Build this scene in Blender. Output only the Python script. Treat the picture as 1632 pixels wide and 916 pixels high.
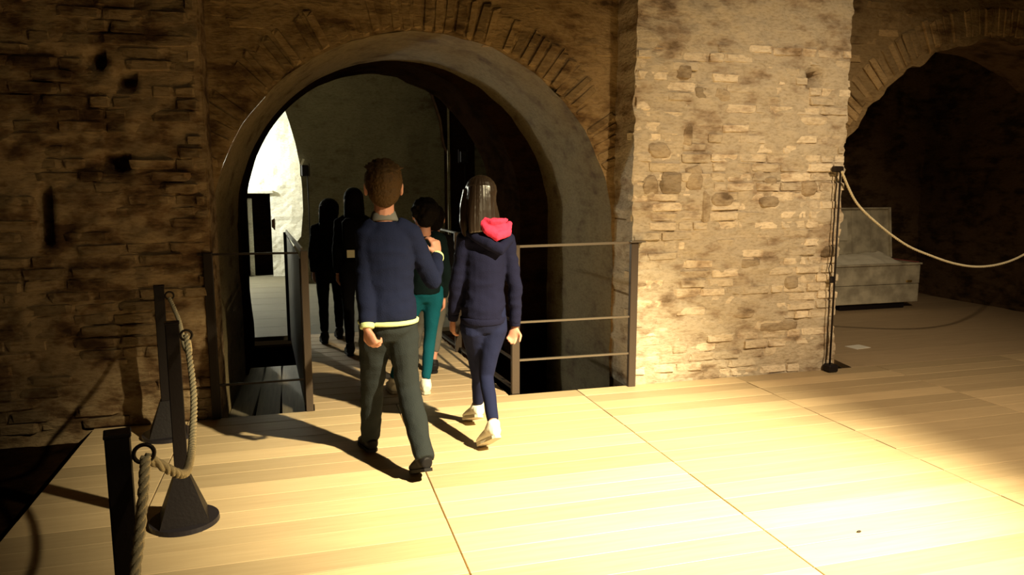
import bpy, bmesh, math, random
from mathutils import Vector, Matrix, noise
random.seed(7)
R = math.radians
for o in list(bpy.data.objects): bpy.data.objects.remove(o)
scn = bpy.context.scene
col = scn.collection

# ------------------------------------------------------------------ camera
CAM_H = 1.45; F_PX = 1180.0
cam_d = bpy.data.cameras.new('camera'); cam = bpy.data.objects.new('camera', cam_d); col.objects.link(cam)
cam_d.sensor_fit = 'HORIZONTAL'; cam_d.sensor_width = 36; cam_d.lens = F_PX/1632*36; cam_d.clip_start = .05
cam.location = (0, 0, CAM_H)
cam.rotation_euler = (R(90-8.1), 0, R(-15.9))
scn.camera = cam
# ------------------------------------------------------------------ world, lamps, exposure
w = bpy.data.worlds.new('world'); scn.world = w; w.use_nodes = True
w.node_tree.nodes['Background'].inputs[0].default_value = (1.0, .62, .26, 1)
w.node_tree.nodes['Background'].inputs[1].default_value = .007
def lamp(name, kind, loc, energy, color, target=None, **kw):
    d = bpy.data.lights.new(name, kind); o = bpy.data.objects.new(name, d); col.objects.link(o)
    d.energy = energy; d.color = color; o.location = loc
    for k, v in kw.items(): setattr(d, k, v)
    if target is not None:
        o.rotation_euler = (Vector(target)-Vector(loc)).to_track_quat('-Z', 'Y').to_euler()
    return o
lamp('hall_spotlight', 'SPOT', (3.0, .4, 3.6), 5600, (1.0, .84, .49), (1.56, 3.08, 0), spot_size=R(52), spot_blend=1.0, shadow_soft_size=.05)
lamp('hall_wash_fill', 'SPOT', (3.05, .35, 3.65), 860, (1.0, .76, .46), (3.65, 4.9, 0), spot_size=R(70), spot_blend=1.0, shadow_soft_size=.07)  # added wide fill beside the spotlight, brightens pier and walls
lamp('hall_spill_fill', 'SPOT', (2.95, .45, 3.6), 140, (1.0, .78, .44), (.3, 2.2, 0), spot_size=R(92), spot_blend=1.0, shadow_soft_size=.07)  # added weak fill, widens the spotlight's reach to the left ropes and floor
lamp('niche_floodlight', 'POINT', (-1.7, 11.55, 1.9), 330, (1.0, 1.0, .84), shadow_soft_size=.05)
lamp('far_room_fill', 'POINT', (.2, 9.0, 3.2), 4.5, (.95, .9, .55), shadow_soft_size=.15)  # added dim fill without a fixture, lifts the far room
lamp('side_passage_fill', 'SPOT', (6.4, 5.9, 2.45), 7, (1.0, .74, .42), (6.3, 6.6, 0), spot_size=R(100), spot_blend=1.0, shadow_soft_size=.15)  # added fill without a fixture, brightens chest and passage boards
vs = scn.view_settings
vs.view_transform = 'Standard'; vs.look = 'None'; vs.exposure = 0.0; vs.gamma = 1; vs.use_curve_mapping = False

# ------------------------------------------------------------------ helpers
def at(px, py, Y):
    """point of the depth plane Y seen along a photograph pixel (calibration of the surveyed camera)"""
    q = cam.rotation_euler.to_matrix() @ Vector((px-816, 458-py, -F_PX))
    return Vector((0, 0, CAM_H)) + q*(Y/q.y)
def floor_at(px, py, z=0.0):
    q = cam.rotation_euler.to_matrix() @ Vector((px-816, 458-py, -F_PX))
    return Vector((0, 0, CAM_H)) + q*((z-CAM_H)/q.z)
def nz(p, s=1.0, o=0.0): return noise.noise(Vector((p[0]*s+o, p[1]*s+o*.7, p[2]*s-o)))
def frac(p, s=1.0, o=0.0): return noise.fractal(Vector((p[0]*s+o, p[1]*s+o*.7, p[2]*s-o)), .9, 2.1, 4)
def worldloc(o):
    p = Vector((0, 0, 0))
    while o: p += o.location; o = o.parent
    return p
def link(name, me, m=None, parent=None, local=False):
    o = bpy.data.objects.new(name, me); col.objects.link(o)
    if m is not None and not me.materials: me.materials.append(m)
    if parent is not None:
        o.parent = parent
        if not local: me.transform(Matrix.Translation(-worldloc(parent)))
    return o
def mesh_of(bm, smooth=False):
    me = bpy.data.meshes.new('mesh'); bmesh.ops.recalc_face_normals(bm, faces=bm.faces); bm.to_mesh(me); bm.free()
    if smooth:
        for p in me.polygons: p.use_smooth = True
    return me
def obj(name, bm, m, parent=None, smooth=False, local=False): return link(name, mesh_of(bm, smooth), m, parent, local)
def empty(name, loc, label=None, cat=None, group=None, kind=None):
    o = bpy.data.objects.new(name, None); col.objects.link(o); o.location = loc; o.empty_display_size = .1
    tag(o, label, cat, group, kind); return o
def tag(o, label=None, cat=None, group=None, kind=None):
    if label: o['label'] = label
    if cat: o['category'] = cat
    if group: o['group'] = group
    if kind: o['kind'] = kind
    return o
def box(bm, c, s, rot=None, bevel=0.0):
    m = Matrix.Translation(Vector(c)) @ (rot.to_4x4() if rot else Matrix.Identity(4)) @ Matrix.Diagonal((s[0], s[1], s[2], 1))
    r = bmesh.ops.create_cube(bm, size=1, matrix=m)
    if bevel:
        ed = list({e for v in r['verts'] for e in v.link_edges})
        bmesh.ops.bevel(bm, geom=ed, offset=bevel, segments=1, affect='EDGES')
def bar(bm, a, b, wx, wy, ref=Vector((0, 0, 1))):
    a, b = Vector(a), Vector(b); d = (b-a); z = d.normalized(); x = ref.cross(z)
    if x.length < 1e-3: x = Vector((1, 0, 0))
    x.normalize(); y = z.cross(x)
    rot = Matrix((x, y, z)).transposed()
    box(bm, (a+b)/2, (wx, wy, d.length), rot)
def tube(bm, pts, rad, n=12, ref=None, cap=True):
    """closed tapered tube; rad entries are r or (r_ref, r_other)"""
    pts = [Vector(p) for p in pts]; rings = []
    px = None
    for i, p in enumerate(pts):
        t = (pts[min(i+1, len(pts)-1)]-pts[max(i-1, 0)]).normalized()
        if ref is not None: x = Vector(ref)-t*Vector(ref).dot(t)
        elif px is None: x = t.orthogonal()
        else: x = px-t*px.dot(t)
        if x.length < 1e-4: x = t.orthogonal()
        x.normalize(); px = x; y = t.cross(x)
        r = rad[i] if isinstance(rad, (list,)) else rad
        ra, rb = (r if isinstance(r, tuple) else (r, r))
        rings.append([bm.verts.new(p+x*ra*math.cos(a)+y*rb*math.sin(a)) for a in [2*math.pi*k/n for k in range(n)]])
    for A, B in zip(rings, rings[1:]):
        for k in range(n): bm.faces.new((A[k], A[(k+1) % n], B[(k+1) % n], B[k]))
    if cap:
        bm.faces.new(rings[0][::-1]); bm.faces.new(rings[-1])
def ell(bm, c, r, rot=None, u=16, v=10):
    m = Matrix.Translation(Vector(c)) @ (rot.to_4x4() if rot else Matrix.Identity(4)) @ Matrix.Diagonal((r[0], r[1], r[2], 1))
    bmesh.ops.create_uvsphere(bm, u_segments=u, v_segments=v, radius=1, matrix=m)

# ------------------------------------------------------------------ materials
def mat(name, base=(.5, .5, .5), rough=.8, metal=0.0, bump=0.0, bscale=40.0, spec=.5, c2=None, nscale=6.0, rnd=0.0, sheen=0.0):
    m = bpy.data.materials.new(name); m.use_nodes = True; nt = m.node_tree; N = nt.nodes; L = nt.links
    b = N['Principled BSDF']; b.inputs['Roughness'].default_value = rough; b.inputs['Metallic'].default_value = metal
    b.inputs['Specular IOR Level'].default_value = spec
    if sheen: b.inputs['Sheen Weight'].default_value = sheen
    g = N.new('ShaderNodeNewGeometry'); out = None
    rgb = N.new('ShaderNodeRGB'); rgb.outputs[0].default_value = (*base, 1); out = rgb.outputs[0]
    if c2:
        n = N.new('ShaderNodeTexNoise'); n.inputs['Scale'].default_value = nscale; n.inputs['Detail'].default_value = 6
        L.new(g.outputs['Position'], n.inputs['Vector'])
        mr = N.new('ShaderNodeMapRange'); mr.inputs[1].default_value = .38; mr.inputs[2].default_value = .62; L.new(n.outputs[0], mr.inputs[0])
        mx = N.new('ShaderNodeMix'); mx.data_type = 'RGBA'; L.new(mr.outputs[0], mx.inputs[0]); L.new(out, mx.inputs[6]); mx.inputs[7].default_value = (*c2, 1); out = mx.outputs[2]
    if rnd:
        oi = N.new('ShaderNodeObjectInfo'); mr = N.new('ShaderNodeMapRange'); mr.inputs[3].default_value = 1-rnd; mr.inputs[4].default_value = 1+rnd*.5
        L.new(oi.outputs['Random'], mr.inputs[0]); hs = N.new('ShaderNodeHueSaturation'); L.new(mr.outputs[0], hs.inputs['Value']); L.new(out, hs.inputs['Color']); out = hs.outputs[0]
    L.new(out, b.inputs['Base Color'])
    if bump:
        n = N.new('ShaderNodeTexNoise'); n.inputs['Scale'].default_value = bscale; n.inputs['Detail'].default_value = 5; L.new(g.outputs['Position'], n.inputs['Vector'])
        bp = N.new('ShaderNodeBump'); bp.inputs['Strength'].default_value = bump; bp.inputs['Distance'].default_value = .01
        L.new(n.outputs[0], bp.inputs['Height']); L.new(bp.outputs[0], b.inputs['Normal'])
    return m
def masonry(name, light, mid, dark, bias=.0, bump=1.0, rnd=.3):
    """limewashed, weathered brick: worn patches of wash over darker brick, shared by bricks and mortar"""
    m = bpy.data.materials.new(name); m.use_nodes = True; nt = m.node_tree; N = nt.nodes; L = nt.links
    b = N['Principled BSDF']; b.inputs['Roughness'].default_value = .93; b.inputs['Specular IOR Level'].default_value = .25
    g = N.new('ShaderNodeNewGeometry')
    def tex(scale, detail, vec=None, rough=.6):
        n = N.new('ShaderNodeTexNoise'); n.inputs['Scale'].default_value = scale; n.inputs['Detail'].default_value = detail; n.inputs['Roughness'].default_value = rough
        L.new(vec or g.outputs['Position'], n.inputs['Vector']); return n.outputs[0]
    mp = N.new('ShaderNodeMapping'); mp.inputs['Scale'].default_value = (1, 1, 2.6); L.new(g.outputs['Position'], mp.inputs[0])
    a = tex(2.3, 4); c = tex(5.0, 7, mp.outputs[0], .58); d = tex(26, 6, mp.outputs[0])
    def ramp(v, stops):
        r = N.new('ShaderNodeValToRGB'); L.new(v, r.inputs[0]); e = r.color_ramp.elements
        while len(e) < len(stops): e.new(.5)
        for k, (p, cc) in enumerate(stops): e[k].position = p; e[k].color = (*cc, 1)
        return r.outputs[0]
    def mth(op, x, y):
        n = N.new('ShaderNodeMath'); n.operation = op
        for k, q in enumerate((x, y)):
            if isinstance(q, (int, float)): n.inputs[k].default_value = q
            else: L.new(q, n.inputs[k])
        return n.outputs[0]
    s = mth('ADD', mth('ADD', mth('MULTIPLY', a, .52), mth('MULTIPLY', c, .48)), bias)
    colr = ramp(s, [(.40, dark), (.46, mid), (.52, light), (.66, tuple(min(1, x*1.12) for x in light))])
    fine = ramp(d, [(.3, (.72, .68, .62)), (.55, (1, 1, 1)), (.8, (1.05, 1.04, 1.02))])
    mx = N.new('ShaderNodeMix'); mx.data_type = 'RGBA'; mx.blend_type = 'MULTIPLY'; mx.inputs[0].default_value = 1; L.new(colr, mx.inputs[6]); L.new(fine, mx.inputs[7])
    oi = N.new('ShaderNodeObjectInfo'); mr = N.new('ShaderNodeMapRange'); mr.inputs[3].default_value = 1-rnd; mr.inputs[4].default_value = 1+rnd*.6
    L.new(oi.outputs['Random'], mr.inputs[0]); hs = N.new('ShaderNodeHueSaturation'); L.new(mr.outputs[0], hs.inputs['Value']); L.new(mx.outputs[2], hs.inputs['Color'])
    L.new(hs.outputs[0], b.inputs['Base Color'])
    bp = N.new('ShaderNodeBump'); bp.inputs['Strength'].default_value = bump; bp.inputs['Distance'].default_value = .02
    L.new(mth('ADD', mth('MULTIPLY', c, 1.0), mth('MULTIPLY', d, .35)), bp.inputs['Height']); L.new(bp.outputs[0], b.inputs['Normal'])
    return m
def wood(name, ca, cb, rough=.5, rnd=.16, sx=(1.2, 22, 22)):
    m = bpy.data.materials.new(name); m.use_nodes = True; nt = m.node_tree; N = nt.nodes; L = nt.links
    b = N['Principled BSDF']; b.inputs['Roughness'].default_value = rough
    g = N.new('ShaderNodeNewGeometry'); oi = N.new('ShaderNodeObjectInfo')
    off = N.new('ShaderNodeVectorMath'); off.operation = 'SCALE'; off.inputs[0].default_value = (13, 7, 3); L.new(oi.outputs['Random'], off.inputs['Scale'])
    ad = N.new('ShaderNodeVectorMath'); L.new(g.outputs['Position'], ad.inputs[0]); L.new(off.outputs[0], ad.inputs[1])
    mp = N.new('ShaderNodeMapping'); mp.inputs['Scale'].default_value = sx; L.new(ad.outputs[0], mp.inputs[0])
    n = N.new('ShaderNodeTexNoise'); n.inputs['Scale'].default_value = 2; n.inputs['Detail'].default_value = 7; n.inputs['Roughness'].default_value = .6; n.inputs['Distortion'].default_value = .6; L.new(mp.outputs[0], n.inputs['Vector'])
    r = N.new('ShaderNodeValToRGB'); L.new(n.outputs[0], r.inputs[0]); r.color_ramp.elements[0].position = .3; r.color_ramp.elements[0].color = (*ca, 1); r.color_ramp.elements[1].position = .7; r.color_ramp.elements[1].color = (*cb, 1)
    mr = N.new('ShaderNodeMapRange'); mr.inputs[3].default_value = 1-rnd; mr.inputs[4].default_value = 1+rnd*.7; L.new(oi.outputs['Random'], mr.inputs[0])
    hs = N.new('ShaderNodeHueSaturation'); L.new(mr.outputs[0], hs.inputs['Value']); L.new(r.outputs[0], hs.inputs['Color']); L.new(hs.outputs[0], b.inputs['Base Color'])
    bp = N.new('ShaderNodeBump'); bp.inputs['Strength'].default_value = .15; bp.inputs['Distance'].default_value = .004; L.new(n.outputs[0], bp.inputs['Height']); L.new(bp.outputs[0], b.inputs['Normal'])
    return m
M = {}
M['pier'] = masonry('limewashed_brick', (.74, .63, .48), (.54, .42, .30), (.27, .19, .12), .035)
M['leftwall'] = masonry('bare_brick', (.31, .22, .125), (.18, .11, .055), (.075, .040, .019), -.01)
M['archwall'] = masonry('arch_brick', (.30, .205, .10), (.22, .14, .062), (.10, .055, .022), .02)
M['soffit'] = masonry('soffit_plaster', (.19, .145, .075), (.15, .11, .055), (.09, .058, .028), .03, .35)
M['darkring'] = masonry('shade_dark_masonry', (.022, .011, .005), (.016, .008, .004), (.009, .005, .002), 0, .5)  # shade put into the colour: near-black for unlit ring, pits and recesses
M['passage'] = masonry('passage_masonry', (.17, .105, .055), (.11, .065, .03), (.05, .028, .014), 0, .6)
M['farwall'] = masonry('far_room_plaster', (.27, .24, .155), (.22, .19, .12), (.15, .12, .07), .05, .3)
M['white'] = masonry('white_plaster', (.80, .80, .74), (.66, .66, .60), (.45, .44, .38), .06, .3)
M['oak'] = wood('oak_plank', (.54, .40, .235), (.63, .48, .29), rnd=.24)
M['boards'] = wood('old_boards', (.40, .29, .175), (.50, .37, .23), .6, .1)
M['greyboards'] = wood('grey_boards', (.10, .085, .06), (.17, .145, .10), .7, .15, (22, 1.2, 22))
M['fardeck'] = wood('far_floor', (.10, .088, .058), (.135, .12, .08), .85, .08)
M['steel'] = mat('dark_steel', (.020, .014, .011), .5, .2, .1, 60)
M['brownsteel'] = mat('brown_painted_steel', (.075, .055, .042), .5, .2, .1, 60)
M['railsteel'] = mat('rail_steel', (.16, .13, .10), .45, .5)
M['black'] = mat('black_paint', (.010, .007, .008), .5, .0, .1, 80)
M['blackgloss'] = mat('black_base_paint', (.022, .019, .024), .35)
M['rope'] = mat('cream_rope', (.66, .58, .40), .85, bump=.3, bscale=300)
M['chest'] = mat('limewashed_chest_wood', (.62, .57, .44), .85, bump=.5, bscale=25, c2=(.38, .34, .26), nscale=7, rnd=.1)
M['chestin'] = mat('chest_lining', (.66, .61, .49), .9, c2=(.50, .46, .36), nscale=6)
M['cloth_white'] = mat('white_cloth', (.82, .78, .66), .95, bump=.4, bscale=30)
M['brass'] = mat('brass', (.75, .55, .2), .35, .9)
M['red'] = mat('faded_red_paint', (.40, .10, .09), .8)
M['paper'] = mat('paper', (.85, .82, .74), .8)
M['skin'] = mat('skin', (.46, .215, .15), .6, bump=.1, bscale=120)
M['navy'] = mat('navy_jersey', (.010, .013, .036), .95, bump=.35, bscale=220, rnd=0)
M['navy2'] = mat('navy_sweat_fabric', (.010, .0105, .030), .95, bump=.35, bscale=220)
M['leggings'] = mat('navy_legging_fabric', (.012, .015, .046), .85, bump=.25, bscale=240)
M['charcoal'] = mat('charcoal_trouser_cloth', (.022, .026, .028), .95, bump=.35, bscale=200)
M['teal'] = mat('teal_trouser_cloth', (.004, .065, .095), .9, bump=.3, bscale=200)
M['darkteal'] = mat('dark_green_jacket_cloth', (.003, .008, .009), .95, bump=.3, bscale=200)
M['grey'] = mat('grey_trouser_cloth', (.10, .095, .085), .95)
M['blackcloth'] = mat('black_cloth', (.004, .0035, .004), .95, bump=.2, bscale=200)
M['stripe'] = mat('pale_lime_knit', (.62, .72, .36), .9, bump=.3, bscale=250)
M['collar'] = mat('grey_shirt_cloth', (.13, .125, .12), .9)
M['pink'] = mat('pink_lining', (.75, .03, .10), .9, bump=.3, bscale=150)
M['shoe'] = mat('white_canvas', (.78, .74, .64), .7)
M['sole'] = mat('cream_rubber', (.55, .50, .40), .7)
M['bshoe'] = mat('black_leather', (.012, .011, .012), .5)
M['hair_boy'] = mat('brown_hair', (.055, .030, .012), .55, bump=.7, bscale=90)
M['hair_girl'] = mat('dark_brown_hair', (.022, .013, .008), .34, spec=.7)
M['hair_dark'] = mat('black_hair', (.005, .0035, .003), .8, bump=.6, bscale=80)
M['eye'] = mat('eye', (.6, .58, .55), .3)
M['patch'] = mat('pale_patch', (.62, .58, .40), .8)

for k in ('navy', 'navy2', 'leggings', 'charcoal', 'teal', 'darkteal', 'grey', 'blackcloth', 'darkring', 'hair_boy', 'hair_dark', 'bshoe'):
    M[k].node_tree.nodes['Principled BSDF'].inputs['Specular IOR Level'].default_value = .08
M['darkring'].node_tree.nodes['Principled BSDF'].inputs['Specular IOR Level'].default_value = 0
for k in ('black', 'steel', 'blackgloss', 'brownsteel'):
    M[k].node_tree.nodes['Principled BSDF'].inputs['Specular IOR Level'].default_value = .25
# ------------------------------------------------------------------ floor: oak planks laid in panels 1.27 m long
YW = 4.76; YB = 5.07                      # front plane of piers, plane of the recessed arch walls
floor = empty('floor', (0, 0, 0), 'pale oak plank floor of the lit hall', kind='structure')
del floor['label']
bm = bmesh.new(); box(bm, (2.6, 2.6, -.075), (7.7, 4.34, .05)); obj('floor_frame', bm, M['steel'], floor)
PW = .158; seams = [-1.23, -.71, .56, 1.83, 3.10, 4.37, 5.64, 6.44]
def plank_mesh(L, wdt, th=.03):
    bm = bmesh.new(); box(bm, (0, 0, -th/2), (L, wdt, th), bevel=.0018); return mesh_of(bm)
pm = {}
for i, (xa, xb) in enumerate(zip(seams, seams[1:])):
    Lp = xb-xa-.006
    key = round(Lp, 3)
    if key not in pm: pm[key] = plank_mesh(Lp, PW-.0022)
    for r in range(26):
        yc = YW-.005-PW*(r+.5)
        if yc < .75: continue
        o = bpy.data.objects.new('plank', pm[key]); col.objects.link(o); o.parent = floor
        if not pm[key].materials: pm[key].materials.append(M['oak'])
        o.location = ((xa+xb)/2, yc, random.uniform(-.0012, .0012)); o.rotation_euler.x = random.uniform(-.004, .004)

# ------------------------------------------------------------------ masonry surfaces
def hole_depth(x, z, holes):
    d = 0
    for hx, hz, rx, rz, dep in holes:
        q = max(abs(x-hx)/rx, abs(z-hz)/rz)
        if q < 1: d = max(d, dep*min(1, (1-q)*3))
    return d
def wall_grid(x0, x1, z0, z1, Y, step, amp, holes=(), edge_l=0, edge_r=0, back=.35, o=0.0):
    """solid slab with a rough front face at Y, slightly jagged vertical edges"""
    bm = bmesh.new(); nx = max(2, int((x1-x0)/step)); nzz = max(2, int((z1-z0)/step)); g = []
    for j in range(nzz+1):
        z = z0+(z1-z0)*j/nzz; row = []
        jl = edge_l*(abs(nz((0, 0, math.floor(z/.068)*.9+o), 3.1, 5))*1.6+.25*nz((0, 1, z), 30)); jr = edge_r*(abs(nz((3, 0, math.floor(z/.068)*.9+o), 3.7, 9))*1.6+.25*nz((0, 2, z), 30))
        for i in range(nx+1):
            t = i/nx; x = x0+(x1-x0)*t
            x -= jl*max(0, 1-(x-x0)/.2); x += jr*max(0, 1-(x1-x)/.2)
            y = Y-amp*(.9*frac((x, 0, z), 3.0, o)+.5*frac((x, 3, z), 14, o))+hole_depth(x, z, holes)
            row.append(bm.verts.new((x, y, z)))
        g.append(row)
    for j in range(nzz):
        for i in range(nx): bm.faces.new((g[j][i], g[j][i+1], g[j+1][i+1], g[j+1][i]))
    for idx in (0, nx):
        bk = [bm.verts.new((g[j][idx].co.x, Y+back, g[j][idx].co.z)) for j in range(nzz+1)]
        ft = [bm.verts.new(g[j][idx].co) for j in range(nzz+1)]
        for j in range(nzz): bm.faces.new((ft[j], ft[j+1], bk[j+1], bk[j]))
    return bm
def brick_variants(n, m):
    out = []
    for k in range(n):
        bm = bmesh.new(); r = bmesh.ops.create_cube(bm, size=1)
        bmesh.ops.bevel(bm, geom=list(bm.edges), offset=.09, segments=1, affect='EDGES')
        for v in bm.verts: v.co += Vector((random.uniform(-.05, .05), random.uniform(-.08, .08), random.uniform(-.06, .06)))
        me = mesh_of(bm); me.materials.append(m); out.append(me)
    return out
def lay(parent, variants, x0, x1, z0, z1, Y, skip=None, course=.069, blen=.245, proud=(-.004, .012), miss=.08, ragged=0.0):
    z = z0+course/2; row = 0
    while z < z1:
        x = x0+random.uniform(-.02, .02)-(blen/2 if row % 2 else 0)
        while x < x1-.03:
            L = blen*random.choice((1, 1, 1, .5, .9))*random.uniform(.92, 1.04)
            a, b = max(x, x0-ragged*random.random()), min(x+L, x1+ragged*random.random())
            cx = (a+b)/2
            if b-a > .05 and random.random() > miss and not (skip and skip(cx, z, (b-a)/2)):
                o = bpy.data.objects.new('brick', random.choice(variants)); col.objects.link(o); o.parent = parent
                o.scale = (b-a-.012, .09, course-.012*random.uniform(.6, 1.4)); pr = random.uniform(*proud)
                o.location = (cx, Y+.045-pr, z+random.uniform(-.003, .003)); o.rotation_euler = (random.uniform(-.05, .05), random.uniform(-.03, .03), random.uniform(-.05, .05))
            x += L
        z += course; row += 1

bm = bmesh.new(); box(bm, (-2.9, 2.6, -.13), (3.3, 4.5, .1)); fl = empty('floor', (0, 0, 0), kind='structure'); obj('lower_floor', bm, M['darkring'], fl)
# --- left wall
wl = empty('wall_left', (0, 0, 0), kind='structure')
lh = [(-1.061, 2.122, .045, .05, .14), (-.915, 2.015, .05, .045, .14), (-1.011, 1.55, .07, .05, .14), (-1.385, 1.25, .045, .17, .16)]
obj('masonry_face', wall_grid(-2.6, -.53, -.4, 3.3, YW, .03, .03, lh, o=1.3), M['leftwall'], wl, True)
inh = lambda hs, ex=.0: (lambda x, z, hw: any(abs(x-h[0]) < h[2]+hw*.8+ex and abs(z-h[1]) < h[3]+.03 for h in hs))
lay(wl, brick_variants(7, M['leftwall']), -1.75, -.54, 0.0, 2.5, YW, inh(lh), miss=.15, proud=(-.008, .02))
bm = bmesh.new(); box(bm, (-.57, YW+.2, 1.4), (.1, .36, 3.8)); obj('pilaster_edge', bm, M['leftwall'], wl)
# --- centre pier
wp = empty('wall_center', (0, 0, 0), kind='structure')
ph = [(3.66, 2.2, .062, .06, .4)]
obj('masonry_face', wall_grid(2.235, 3.95, -.02, 3.3, YW, .024, .026, ph, edge_l=.015, edge_r=.03, back=.33, o=4.1), M['pier'], wp, True)
lay(wp, brick_variants(9, M['pier']), 2.235, 3.96, 0.0, 2.42, YW, inh(ph), miss=.10, proud=(-.008, .014), ragged=.02)

M['stone'] = masonry('weathered_stone', (.46, .37, .26), (.33, .25, .165), (.19, .135, .085), .01, .8)
for (sx_, sy_, sw_, sh_) in ((1070, 292, 38, 40), (1036, 297, 30, 34), (1108, 284, 34, 40), (1225, 322, 44, 20), (1150, 318, 46, 26), (1150, 152, 34, 24), (1118, 148, 26, 22), (1090, 115, 30, 24),
                             (1228, 292, 26, 22), (1290, 300, 34, 26), (1050, 240, 40, 26), (1195, 420, 40, 18), (1262, 450, 28, 24), (1180, 500, 70, 16), (1240, 520, 80, 18), (1125, 330, 18, 60), (1096, 215, 20, 44), (1320, 400, 30, 22)):
    c_ = at(sx_, sy_, YW); bm = bmesh.new(); bmesh.ops.create_icosphere(bm, subdivisions=2, radius=1)
    k_ = random.uniform(0, 50)
    for v in bm.verts: v.co = Vector((math.copysign(abs(v.co.x)**.6, v.co.x)*sw_/430, v.co.y*.045, math.copysign(abs(v.co.z)**.6, v.co.z)*sh_/430))*(1+.22*nz(v.co, 2.2, k_))
    bm.transform(Matrix.Translation((c_.x, YW+.022, c_.z))); obj('stone', bm, M['stone'], wp)
# --- recessed arch walls: strip from the opening edge out to a rectangle
def arch_outline(cx, rx, zs, rz, n=64, jag=0.0, o=0.0, zb=-1.6, nj=22):
    pts = []
    for k in range(nj): pts.append((cx-rx, zb+(zs-zb)*k/nj))
    for k in range(n+1):
        a = math.pi*k/n; pts.append((cx-rx*math.cos(a), zs+rz*math.sin(a)))
    for k in range(nj): pts.append((cx+rx, zs-(zs-zb)*(k+1)/nj))
    out = []
    for i, (x, z) in enumerate(pts):
        d = Vector((x-cx, max(0, z-zs))).normalized()
        s = jag*(nz((i*.37+o, 0, 0), 1.0)*1.1+.5*nz((i*1.7+o, 5, 0), 1.0))
        out.append((x+d.x*s, z+d.y*s))
    return out
def arch_wall(outl, X0, X1, Z1, cx, zs, Y, m, parent, name, amp=.013, rows=26, holes=(), o=0.0):
    bm = bmesh.new(); g = []
    for (x, z) in outl:
        d = Vector((x-cx, max(z-zs, 0)+1e-6))
        if z < zs: d = Vector((x-cx, 0))
        d.normalize(); ts = []
        if d.x > 1e-6: ts.append((X1-x)/d.x)
        if d.x < -1e-6: ts.append((X0-x)/d.x)
        if d.y > 1e-6: ts.append((Z1-z)/d.y)
        T = max(min(ts), 0.001); row = []
        for r in range(rows+1):
            t = T*r/rows; X, Z = x+d.x*t, z+d.y*t
            y = Y-amp*(.9*frac((X, 0, Z), 3.2, o)+.5*frac((X, 3, Z), 15, o))+hole_depth(X, Z, holes)
            row.append(bm.verts.new((X, y, Z)))
        g.append(row)
    for A, B in zip(g, g[1:]):
        for r in range(rows): bm.faces.new((A[r], A[r+1], B[r+1], B[r]))
    return obj(name, bm, m, parent, True)
def reveal(outl, outl2, Ya, Yb, m, parent, name, rows=14, amp=.012, o=0.0):
    bm = bmesh.new(); g = []
    for (x, z), (x2, z2) in zip(outl, outl2):
        row = []
        for r in range(rows+1):
            t = r/rows; X, Z, Yy = x+(x2-x)*t, z+(z2-z)*t, Ya+(Yb-Ya)*t
            k = amp*frac((X, Yy, Z), 3.5, o) if 0 < r else 0
            row.append(bm.verts.new((X+k, Yy, Z+k)))
        g.append(row)
    for A, B in zip(g, g[1:]):
        for r in range(rows): bm.faces.new((A[r], A[r+1], B[r+1], B[r]))
    return obj(name, bm, m, parent, True)
def voussoirs(parent, variants, cx, zs, rx, rz, Y, a0, a1, n, ln=.25, thick=.062, skip=None):
    for k in range(n):
        a = a0+(a1-a0)*(k+.5)/n; dx, dz = -math.cos(a), math.sin(a)
        nrm = Vector((dx/rx, dz/rz)).normalized(); c = Vector((cx+rx*dx, zs+rz*dz))+nrm*(ln/2+.012)
        if skip and skip(c.x, c.y): continue
        o = bpy.data.objects.new('brick', random.choice(variants)); col.objects.link(o); o.parent = parent
        o.scale = (ln*random.uniform(.85, 1.05), .09, thick*random.uniform(.75, 1.0)); o.location = (c.x, Y+.045-random.uniform(.0, .020), c.y)
        o.rotation_euler = (0, -math.atan2(nrm.y, nrm.x)+random.uniform(-.03, .03), random.uniform(-.04, .04))

wb = empty('wall_back', (0, 0, 0), kind='structure')
ACX, AZS, ARX, ARZ = .83, 1.05, 1.385, 1.385
out1 = arch_outline(ACX, ARX, AZS, ARZ, jag=.012, o=2)
ah = [(1.771, 2.064, .03, .10, .08)]
arch_wall(out1, -.56, 2.30, 3.3, ACX, AZS, YB, M['archwall'], wb, 'masonry_face', holes=ah, o=7)
av = brick_variants(7, M['archwall'])
voussoirs(wb, av, ACX, AZS, ARX, ARZ, YB, R(20), R(160), 50, skip=lambda x, z: abs(x-1.771) < .08 and abs(z-2.064) < .14)
lay(wb, av, -.5, 2.2, 1.5, 2.95, YB, lambda x, z, hw: math.hypot(x-ACX, z-AZS) < ARX+.31+hw*.6, miss=.3, proud=(-.014, .008))
out2 = arch_outline(.84, 1.335, 1.10, 1.36, o=2)
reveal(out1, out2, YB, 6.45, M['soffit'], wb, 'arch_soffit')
out3 = arch_outline(.72, 1.195, 1.15, 1.30, o=3)
out4 = arch_outline(.69, 1.155, 1.13, 1.31, o=3)
bm = bmesh.new()
oute = arch_outline(.84, 1.335+.08, 1.10, 1.36+.08)
for (A, B) in zip(zip(oute, out3), list(zip(oute, out3))[1:]):
    vs_ = [bm.verts.new((p[0], 6.45, p[1])) for p in (A[0], A[1], B[1], B[0])]; bm.faces.new(vs_)
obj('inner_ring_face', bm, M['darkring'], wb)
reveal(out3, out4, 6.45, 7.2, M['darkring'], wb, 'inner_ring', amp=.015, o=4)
# recess cheek on the pier side and ledge bricks
bm = bmesh.new(); box(bm, (2.27, (YW+YB)/2+.02, 1.0), (.07, YB-YW+.02, 4.8)); obj('pier_cheek', bm, M['archwall'], wb)

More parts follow.
